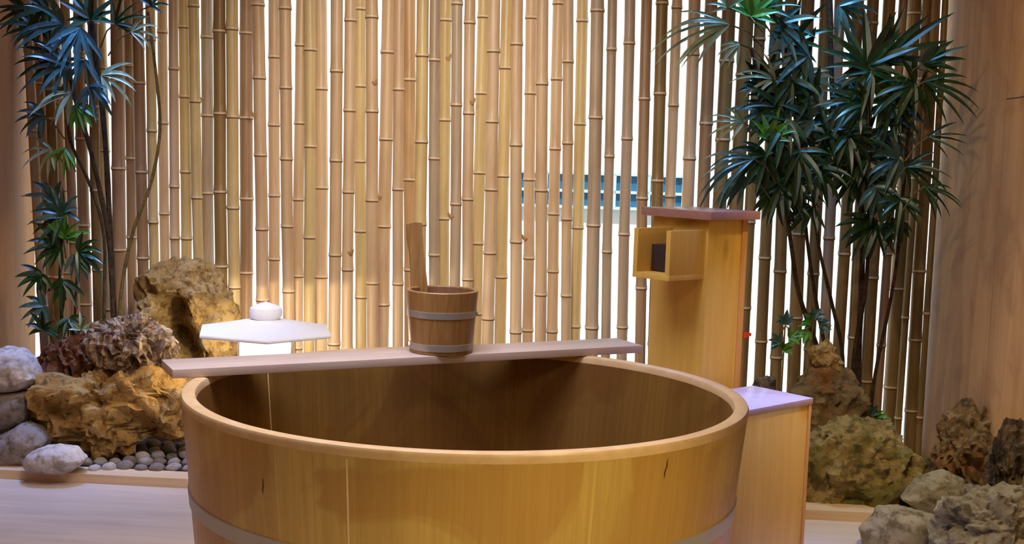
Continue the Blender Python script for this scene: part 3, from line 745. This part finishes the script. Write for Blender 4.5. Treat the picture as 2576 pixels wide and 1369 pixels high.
# pebbles between boulder, kerb and tub
PM = [ST['grey'], ST['greyd'], ST['pale']]; PN = ['mid-grey', 'brown-grey', 'pale grey']
rows = [(1181, 'front row along the kerb'), (1167, 'second row behind the kerb'), (1152, 'third row behind the kerb'), (1137, 'fourth row behind the kerb'), (1122, 'back row under the boulder')]
rnd = random.Random(4)
proto = []
for k in range(5):
    bm = bmesh.new(); bmesh.ops.create_icosphere(bm, subdivisions=3, radius=1.0)
    for v in bm.verts: v.co *= 1 + 0.16 * noise.noise(v.co * 1.1 + Vector((k * 5, 0, 0)))
    me = bpy.data.meshes.new('pebble'); bm.to_mesh(me); bm.free(); me.polygons.foreach_set('use_smooth', [True] * len(me.polygons)); proto.append(me)
pm = {}
for ri, (ry, rn) in enumerate(rows):
    x = 492 - ri * 3; k = 0
    lim = (226, 222, 250, 330, 395)[ri]
    while x > lim:
        k += 1
        w_ = rnd.uniform(30, 44); mi = rnd.choice((0, 0, 1, 2))
        g = onz(x - w_ / 2, ry + rnd.uniform(-3, 3), 0.034)
        ra = w_ / 2 / FPX * g.y
        key = (rnd.randrange(5), mi)
        if key not in pm:
            me = proto[key[0]].copy(); me.materials.append(PM[mi]); pm[key] = me
        o = bpy.data.objects.new('pebble', pm[key]); col.objects.link(o)
        o.location = (g.x, g.y, 0.022 + ra * 0.6); o.scale = (ra * 0.98, ra * rnd.uniform(0.8, 1.1), ra * rnd.uniform(0.62, 0.75)); o.rotation_euler = (rnd.uniform(-.2, .2), rnd.uniform(-.2, .2), rnd.uniform(-.4, .4))
        tag(o, '%s pebble, %s from the tub in the %s' % (PN[mi], ordw(k), rn), 'pebble', 'pebbles beside the tub')
        x -= w_ + 1

# ---------------------------------------------------------------- palms
def leafmat(name, a, b, tip, rough=0.32):
    t = NT(name)
    n1 = t.noise(t.coord((1, 1, 1)), 9, 3, 0.5)
    c = t.ramp(n1, [(0.35, a), (0.65, b)])
    n2 = t.noise(t.coord((1, 1, 1)), 34, 2, 0.5)
    c = t.mix(t.math('MULTIPLY', t.ramp(n2, [(0.60, (0, 0, 0)), (0.68, (1, 1, 1))]), 0.8), c, tip)
    m = t.fin(c, rough, 0.5)
    return m
M['leaf_dark'] = leafmat('palm leaf dark green', s2l((12, 38, 18)), s2l((30, 66, 26)), s2l((64, 92, 36)), 0.36)
M['leaf_bluelit'] = leafmat('palm leaf blue-lit', s2l((36, 68, 58)), s2l((70, 102, 96)), s2l((110, 134, 128)), 0.30)  # cool grey-green partly carries the blue light falling on these fronds
M['leaf_pale'] = leafmat('palm leaf pale', s2l((112, 124, 84)), s2l((156, 162, 122)), s2l((190, 184, 146)), 0.35)
M['leaf_bright'] = leafmat('palm leaf bright green', s2l((44, 104, 24)), s2l((84, 140, 44)), s2l((130, 160, 70)), 0.35)
M['stem'] = stone('palm stem fibre', s2l((48, 36, 28)), s2l((84, 66, 44)), s2l((24, 18, 16)), 14, bump=0.5)
M['stem_o'] = stone('olive cane stem', s2l((88, 74, 36)), s2l((124, 106, 56)), s2l((52, 40, 20)), 14, bump=0.3)

def blade(bm, root, dirv, up, L, wid, droop, mat=0, seg=7):
    side = dirv.cross(up).normalized()
    p_ = root.copy(); d = dirv.copy(); prev_ = None
    for k in range(seg + 1):
        f = k / seg
        ww = wid * (min(1.0, 0.25 + f * 4.2) if f < 0.2 else (1 - ((f - 0.2) / 0.8) ** 2.6)) / 2 + 0.0004
        nn = side.cross(d).normalized()
        row = [bm.verts.new(p_ - side * ww + nn * ww * 0.35), bm.verts.new(p_.copy()), bm.verts.new(p_ + side * ww + nn * ww * 0.35)]
        if prev_:
            for q in (0, 1):
                f_ = bm.faces.new((prev_[q], prev_[q + 1], row[q + 1], row[q])); f_.material_index = mat
        prev_ = row
        d = (d + Vector((0, 0, -droop / seg * (0.4 + 1.4 * f)))).normalized()
        p_ = p_ + d * (L / seg)
def frond(parent, hub, stem_pt, ang, n, spread, L, wid, droop, mat, seed, toward=-0.25):
    """hub: where the blades meet; ang: photo-plane direction of the middle blade (degrees, 0 right, 90 up)"""
    r_ = random.Random(seed); bm = bmesh.new()
    if stem_pt is not None:
        mid = (stem_pt + hub) / 2 + Vector((0, -0.01, 0.02))
        pb = bmesh.new(); tube(pb, [stem_pt, mid, hub], [0.0035, 0.003, 0.0035], 6)
    for k in range(n):
        a = R(ang + (k - (n - 1) / 2) * spread / max(1, n - 1) + r_.uniform(-4, 4))
        e = r_.uniform(-0.35, 0.45) + toward
        d = Vector((math.cos(a), e, math.sin(a))).normalized()
        up = Vector((0, -1, 0.6)).normalized()
        if abs(d.dot(up)) > 0.9: up = Z
        mid_f = 1 - 0.35 * abs(2 * k / max(1, n - 1) - 1)
        blade(bm, hub.copy(), d, up, L * mid_f * r_.uniform(0.85, 1.1), wid * r_.uniform(0.8, 1.15), droop * r_.uniform(0.7, 1.3))
    fo = link('frond', bm, M[mat], parent, loc=hub.copy(), sharp='keep')
    if stem_pt is not None: link('petiole', pb, M['stem_o'], fo, loc=stem_pt.copy())
    return fo
def stem(parent, pts, y0, y1, r0, r1, mat='stem'):
    P = [at(x_, y_, y0 + (y1 - y0) * k / (len(pts) - 1)) for k, (x_, y_) in enumerate(pts)]
    # Catmull-Rom
    Q = []
    for k in range(len(P) - 1):
        a, b, c_, d = P[max(k - 1, 0)], P[k], P[k + 1], P[min(k + 2, len(P) - 1)]
        for j in range(5):
            t_ = j / 5
            Q.append(0.5 * ((2 * b) + (c_ - a) * t_ + (2 * a - 5 * b + 4 * c_ - d) * t_ ** 2 + (3 * b - a - 3 * c_ + d) * t_ ** 3))
    Q.append(P[-1]); bm = bmesh.new()
    n = len(Q)
    tube(bm, Q, [(r0 + (r1 - r0) * k / (n - 1)) * (1 + (0.12 if k % 4 == 0 else 0)) for k in range(n)], 10)
    return link('stem', bm, M[mat], parent, loc=Q[0].copy())

# left tall palm
def gb(x_, yy): return Vector(((x_ - 1288) / FPX * yy, yy, G0))
pl = thing('lady_palm', 'tall lady palm with arching dark stems and blue-lit leaves by the left wall', 'palm', gb(290, 5.10), 'palms planted along the screen')
stem(pl, [(292, 1000), (285, 800), (272, 590), (228, 380), (185, 230), (160, 90)], 5.14, 5.05, 0.012, 0.008)
stem(pl, [(300, 1000), (288, 800), (276, 560), (262, 320), (240, 130), (229, 50)], 5.18, 5.10, 0.012, 0.011)
stem(pl, [(310, 1000), (300, 790), (330, 600), (380, 460), (402, 330), (394, 200), (372, 30)], 5.12, 5.08, 0.0085, 0.006, 'stem_o')
stem(pl, [(275, 1000), (262, 820), (262, 600), (228, 470), (176, 350), (170, 240)], 5.06, 5.00, 0.008, 0.006)
LF = [ # hub x, y, depth, ang, n, spread, L, width, droop, mat
 (228, 48, 5.02, 100, 9, 200, .17, .030, .25, 'leaf_dark'), (160, 60, 4.98, 190, 8, 170, .26, .028, .9, 'leaf_bluelit'), (120, 20, 4.98, 200, 7, 150, .22, .026, .6, 'leaf_dark'),
 (200, 70, 4.95, 255, 7, 110, .26, .026, .5, 'leaf_bluelit'), (90, 70, 4.97, 160, 7, 160, .17, .024, .7, 'leaf_bluelit'), (330, 80, 5.0, 10, 5, 90, .16, .014, 1.1, 'leaf_pale'), (290, 60, 5.02, 40, 6, 120, .18, .018, .6, 'leaf_dark'),
 (165, 165, 4.96, 200, 7, 150, .22, .024, 1.0, 'leaf_bluelit'), (178, 232, 4.95, 215, 6, 100, .20, .020, .8, 'leaf_pale'), (196, 262, 4.98, 290, 7, 120, .15, .026, .5, 'leaf_bright'), (255, 188, 5.0, -15, 6, 110, .20, .018, .9, 'leaf_pale'),
 (225, 215, 5.0, 300, 6, 130, .19, .022, .7, 'leaf_bluelit'), (110, 290, 5.0, 200, 7, 150, .16, .024, .9, 'leaf_bluelit'), (130, 375, 4.98, 215, 6, 150, .17, .018, .9, 'leaf_pale'), (165, 372, 4.99, 260, 5, 110, .15, .020, .6, 'leaf_bright'), (60, 25, 5.02, 180, 6, 150, .15, .024, .5, 'leaf_dark'),
 (150, 150, 5.02, 170, 7, 120, .22, .026, .7, 'leaf_dark'), (380, 15, 5.02, 60, 5, 160, .11, .018, .5, 'leaf_dark'), (215, 150, 4.97, 240, 6, 130, .20, .022, .6, 'leaf_bluelit')]
for k, (hx, hy, yy, an, n, sprd, L, wd, dr, mt) in enumerate(LF):
    h = at(hx, hy, yy); s_pt = at(hx + (215 - hx) * 0.5, hy + 60, yy + 0.04)
    frond(pl, h, s_pt, an, n, sprd, L, wd, dr, mt, 100 + k)
p2 = thing('lady_palm', 'low lady palm with dark green leaves beside the left wall rocks', 'palm', gb(165, 5.10), 'palms planted along the screen')
stem(p2, [(168, 1000), (160, 860), (150, 700), (160, 560)], 5.14, 5.04, 0.007, 0.005)
stem(p2, [(176, 1000), (185, 880), (190, 760), (196, 660)], 5.10, 5.04, 0.006, 0.005)
LF = [(158, 535, 5.0, 95, 8, 190, .15, .026, .5, 'leaf_bluelit'), (162, 545, 4.98, 200, 7, 150, .18, .026, .7, 'leaf_dark'), (150, 618, 5.0, 175, 9, 210, .17, .030, .7, 'leaf_dark'), (160, 600, 4.98, 60, 6, 120, .15, .026, .4, 'leaf_bright'),
      (196, 632, 4.97, 0, 7, 150, .16, .026, .8, 'leaf_dark'), (190, 640, 4.99, 300, 7, 140, .15, .026, .6, 'leaf_bluelit'), (140, 500, 5.03, 150, 6, 150, .15, .026, .6, 'leaf_bluelit'), (105, 690, 5.0, 230, 7, 170, .14, .026, .6, 'leaf_dark'),
      (110, 770, 4.98, 200, 7, 190, .13, .024, .6, 'leaf_bluelit'), (175, 800, 4.97, 290, 7, 170, .12, .024, .6, 'leaf_dark'), (205, 830, 4.93, 70, 7, 170, .10, .014, .8, 'leaf_pale'), (160, 705, 5.02, 270, 5, 120, .16, .028, .3, 'leaf_dark'), (110, 830, 4.95, 80, 7, 200, .12, .022, .7, 'leaf_dark')]
for k, (hx, hy, yy, an, n, sprd, L, wd, dr, mt) in enumerate(LF):
    frond(p2, at(hx, hy, yy), at(hx + (170 - hx) * 0.6, hy + 50, yy + 0.04), an, n, sprd, L, wd, dr, mt, 200 + k)
# right palms
def dense(parent, c, rx, ry, n, y0, seed, cx):
    r_ = random.Random(seed)
    for k in range(n):
        a = r_.uniform(0, 2 * math.pi); q = math.sqrt(r_.random())
        hx, hy = c[0] + rx * q * math.cos(a), c[1] + ry * q * math.sin(a)
        yy = y0 + r_.uniform(-0.05, 0.06)
        frond(parent, at(hx, hy, yy), at(hx + (cx - hx) * 0.5, hy + 70, yy + 0.05), r_.choice((160, 200, 270, 330, 20, 90, 240, 300)), r_.randint(7, 10), r_.uniform(150, 200), r_.uniform(.16, .22), r_.uniform(.028, .036), r_.uniform(.4, .9), r_.choice(('leaf_dark', 'leaf_dark', 'leaf_dark', 'leaf_bluelit')), seed * 50 + k)
p3 = thing('lady_palm', 'bushy dark green lady palm rising behind the spout post', 'palm', gb(2060, 4.98), 'palms planted along the screen')
stem(p3, [(2075, 1060), (2062, 900), (2010, 740), (1988, 600), (1960, 420), (1890, 120)], 4.98, 4.82, 0.011, 0.007)
stem(p3, [(2085, 1060), (2078, 900), (2050, 740), (2030, 600), (2010, 400), (1990, 200)], 5.02, 4.9, 0.009, 0.006)
stem(p3, [(2110, 1060), (2120, 900), (2092, 760), (2060, 620), (2045, 480)], 4.96, 4.9, 0.009, 0.006)
LF = [(1890, 40, 4.72, 60, 8, 190, .15, .034, .3, 'leaf_bright'), (1835, 62, 4.70, 188, 9, 70, .38, .016, .9, 'leaf_pale'), (1830, 20, 4.72, 110, 6, 150, .12, .018, .6, 'leaf_pale'), (1860, 110, 4.74, 215, 5, 90, .14, .014, .8, 'leaf_pale'),
      (1960, 60, 4.80, 330, 7, 160, .20, .028, .7, 'leaf_bluelit'), (1990, 110, 4.82, 60, 7, 170, .20, .028, .5, 'leaf_dark'), (1925, 20, 4.80, 30, 6, 150, .15, .026, .5, 'leaf_dark'),
      (2030, 140, 4.80, 200, 8, 180, .20, .028, .8, 'leaf_bluelit'), (1960, 270, 4.78, 150, 8, 200, .20, .024, .8, 'leaf_dark'), (1975, 300, 4.76, 245, 8, 160, .22, .030, .6, 'leaf_dark'),
      (2050, 230, 4.82, 190, 8, 200, .20, .030, .6, 'leaf_dark'), (1870, 310, 4.76, 170, 7, 110, .17, .013, .8, 'leaf_pale'), (1925, 390, 4.76, 230, 9, 190, .22, .028, .7, 'leaf_dark'), (1895, 400, 4.72, 198, 9, 80, .36, .017, 1.3, 'leaf_bluelit'),
      (2010, 380, 4.78, 280, 8, 180, .22, .030, .7, 'leaf_dark'), (2060, 420, 4.82, 300, 8, 170, .20, .028, .7, 'leaf_dark'), (1960, 470, 4.80, 250, 7, 150, .17, .028, .6, 'leaf_dark'), (2085, 330, 4.82, 20, 7, 180, .20, .026, .7, 'leaf_bluelit'),
      (1935, 350, 4.74, 80, 7, 150, .14, .026, .4, 'leaf_bright'), (2040, 520, 4.86, 240, 6, 140, .16, .024, .5, 'leaf_dark'), (1950, 200, 4.8, 160, 6, 100, .2, .014, .9, 'leaf_pale'), (1880, 450, 4.74, 200, 6, 80, .20, .02, 1.0, 'leaf_bluelit'), (2000, 440, 4.8, 200, 8, 180, .2, .03, .8, 'leaf_dark'), (1990, 200, 4.8, 260, 8, 170, .2, .03, .8, 'leaf_dark')]
for k, (hx, hy, yy, an, n, sprd, L, wd, dr, mt) in enumerate(LF):
    frond(p3, at(hx, hy, yy), at(hx + (2010 - hx) * 0.5, hy + 60, yy + 0.05), an, n, sprd, L, wd, dr, mt, 300 + k)
dense(p3, (1990, 330), 105, 215, 18, 4.86, 71, 2030)
p4 = thing('lady_palm', 'tall lady palm spreading dark fans in the right corner', 'palm', gb(2180, 4.98), 'palms planted along the screen')
stem(p4, [(2160, 1060), (2160, 900), (2168, 700), (2166, 520), (2100, 300), (2088, 0)], 5.02, 4.92, 0.013, 0.011)
stem(p4, [(2150, 1060), (2148, 900), (2180, 700), (2185, 450), (2182, 190)], 4.96, 4.84, 0.010, 0.007)
stem(p4, [(2190, 1060), (2200, 950), (2250, 700), (2270, 500), (2290, 300), (2330, 180)], 4.94, 4.80, 0.008, 0.006)
LF = [(2182, 165, 4.78, 95, 11, 210, .24, .034, .25, 'leaf_dark'), (2190, 180, 4.76, 250, 9, 190, .20, .032, .6, 'leaf_dark'), (2225, 150, 4.80, 40, 7, 110, .30, .032, .2, 'leaf_dark'), (2110, 15, 4.85, 330, 7, 120, .22, .026, .7, 'leaf_bluelit'),
      (2320, 160, 4.66, 25, 6, 90, .20, .026, .3, 'leaf_dark'), (2325, 205, 4.60, -22, 7, 90, .28, .018, .6, 'leaf_dark'), (2300, 210, 4.70, 200, 8, 200, .20, .028, .7, 'leaf_dark'), (2240, 240, 4.78, 300, 8, 170, .20, .028, .7, 'leaf_dark'),
      (2150, 250, 4.8, 220, 8, 170, .20, .030, .7, 'leaf_bluelit'), (2260, 400, 4.76, 200, 8, 190, .19, .026, .9, 'leaf_bluelit'), (2280, 420, 4.68, -10, 7, 110, .20, .016, .9, 'leaf_dark'), (2200, 470, 4.78, 300, 8, 170, .18, .026, .9, 'leaf_bluelit'),
      (2265, 500, 4.74, 270, 8, 180, .17, .028, .7, 'leaf_dark'), (2260, 560, 4.8, 250, 7, 190, .12, .026, .5, 'leaf_dark'), (2325, 470, 4.6, -25, 6, 80, .20, .012, .8, 'leaf_dark'), (2335, 345, 4.6, 0, 5, 80, .19, .010, .6, 'leaf_dark'),
      (2130, 340, 4.80, 300, 7, 160, .18, .028, .7, 'leaf_dark'), (2180, 400, 4.82, 190, 7, 180, .17, .024, .8, 'leaf_dark'), (2180, 260, 4.75, 180, 8, 120, .22, .03, .7, 'leaf_dark')]
for k, (hx, hy, yy, an, n, sprd, L, wd, dr, mt) in enumerate(LF):
    frond(p4, at(hx, hy, yy), at(hx + (2190 - hx) * 0.4, hy + 60, yy + 0.05), an, n, sprd, L, wd, dr, mt, 400 + k)
dense(p4, (2205, 330), 95, 240, 15, 4.88, 83, 2190)
for (bx, by, lab, fr) in ((1975, 930, 'small blue-lit palm seedling behind the side box', [(1975, 815, 90), (1985, 850, 20), (1960, 862, 150), (1968, 880, 60)]),
                          (2045, 930, 'small bright teal palm seedling above the perched stone', [(2045, 800, 60), (2040, 815, 150), (2062, 818, 0), (2030, 835, 240)]),
                          (2190, 1080, 'tiny blue-grey leaf tuft behind the mossy boulder', [(2188, 1045, 100), (2200, 1048, 20), (2178, 1048, 170)])):
    yy = 4.80 if bx > 2000 else 4.7
    g_ = gb(bx, yy + 0.02)
    if bx == 2190: yy = 4.9; g_ = gb(bx, 4.92)
    sd = thing('palm_seedling', lab, 'seedling', g_, 'palm seedlings among the rocks')
    bm = bmesh.new(); top = at(fr[0][0], fr[0][1] + 6, yy)
    tube(bm, [g_, (g_ + top) / 2 + Vector((0.01, 0.01, 0)), top], [0.004, 0.0035, 0.003], 6)
    link('stem', bm, M['stem_o'], sd, loc=g_)
    for k, (hx, hy, an) in enumerate(fr):
        frond(sd, at(hx, hy, yy), top, an, 5, 130, .065, .020, .6, 'leaf_bluelit' if k % 2 == 0 else 'leaf_bright', bx + k)

# ---------------------------------------------------------------- ceiling lamp housings (above the frame)
for nm, lab, (x_, y_), hw, hd in (('ceiling_lamp', 'wide cool ceiling panel lamp above the tub', (-0.45, 2.75), 0.62, 0.47), ('ceiling_lamp', 'warm ceiling panel lamp near the entrance', (-0.3, 0.9), 0.62, 0.32)):
    bm = bmesh.new(); box(bm, Vector((x_, y_, 2.57)), X, Y, Z, hw, hd, 0.028, 0.003)
    tag(link(nm, bm, M['plaster']), lab, 'lamp', 'ceiling lamps')
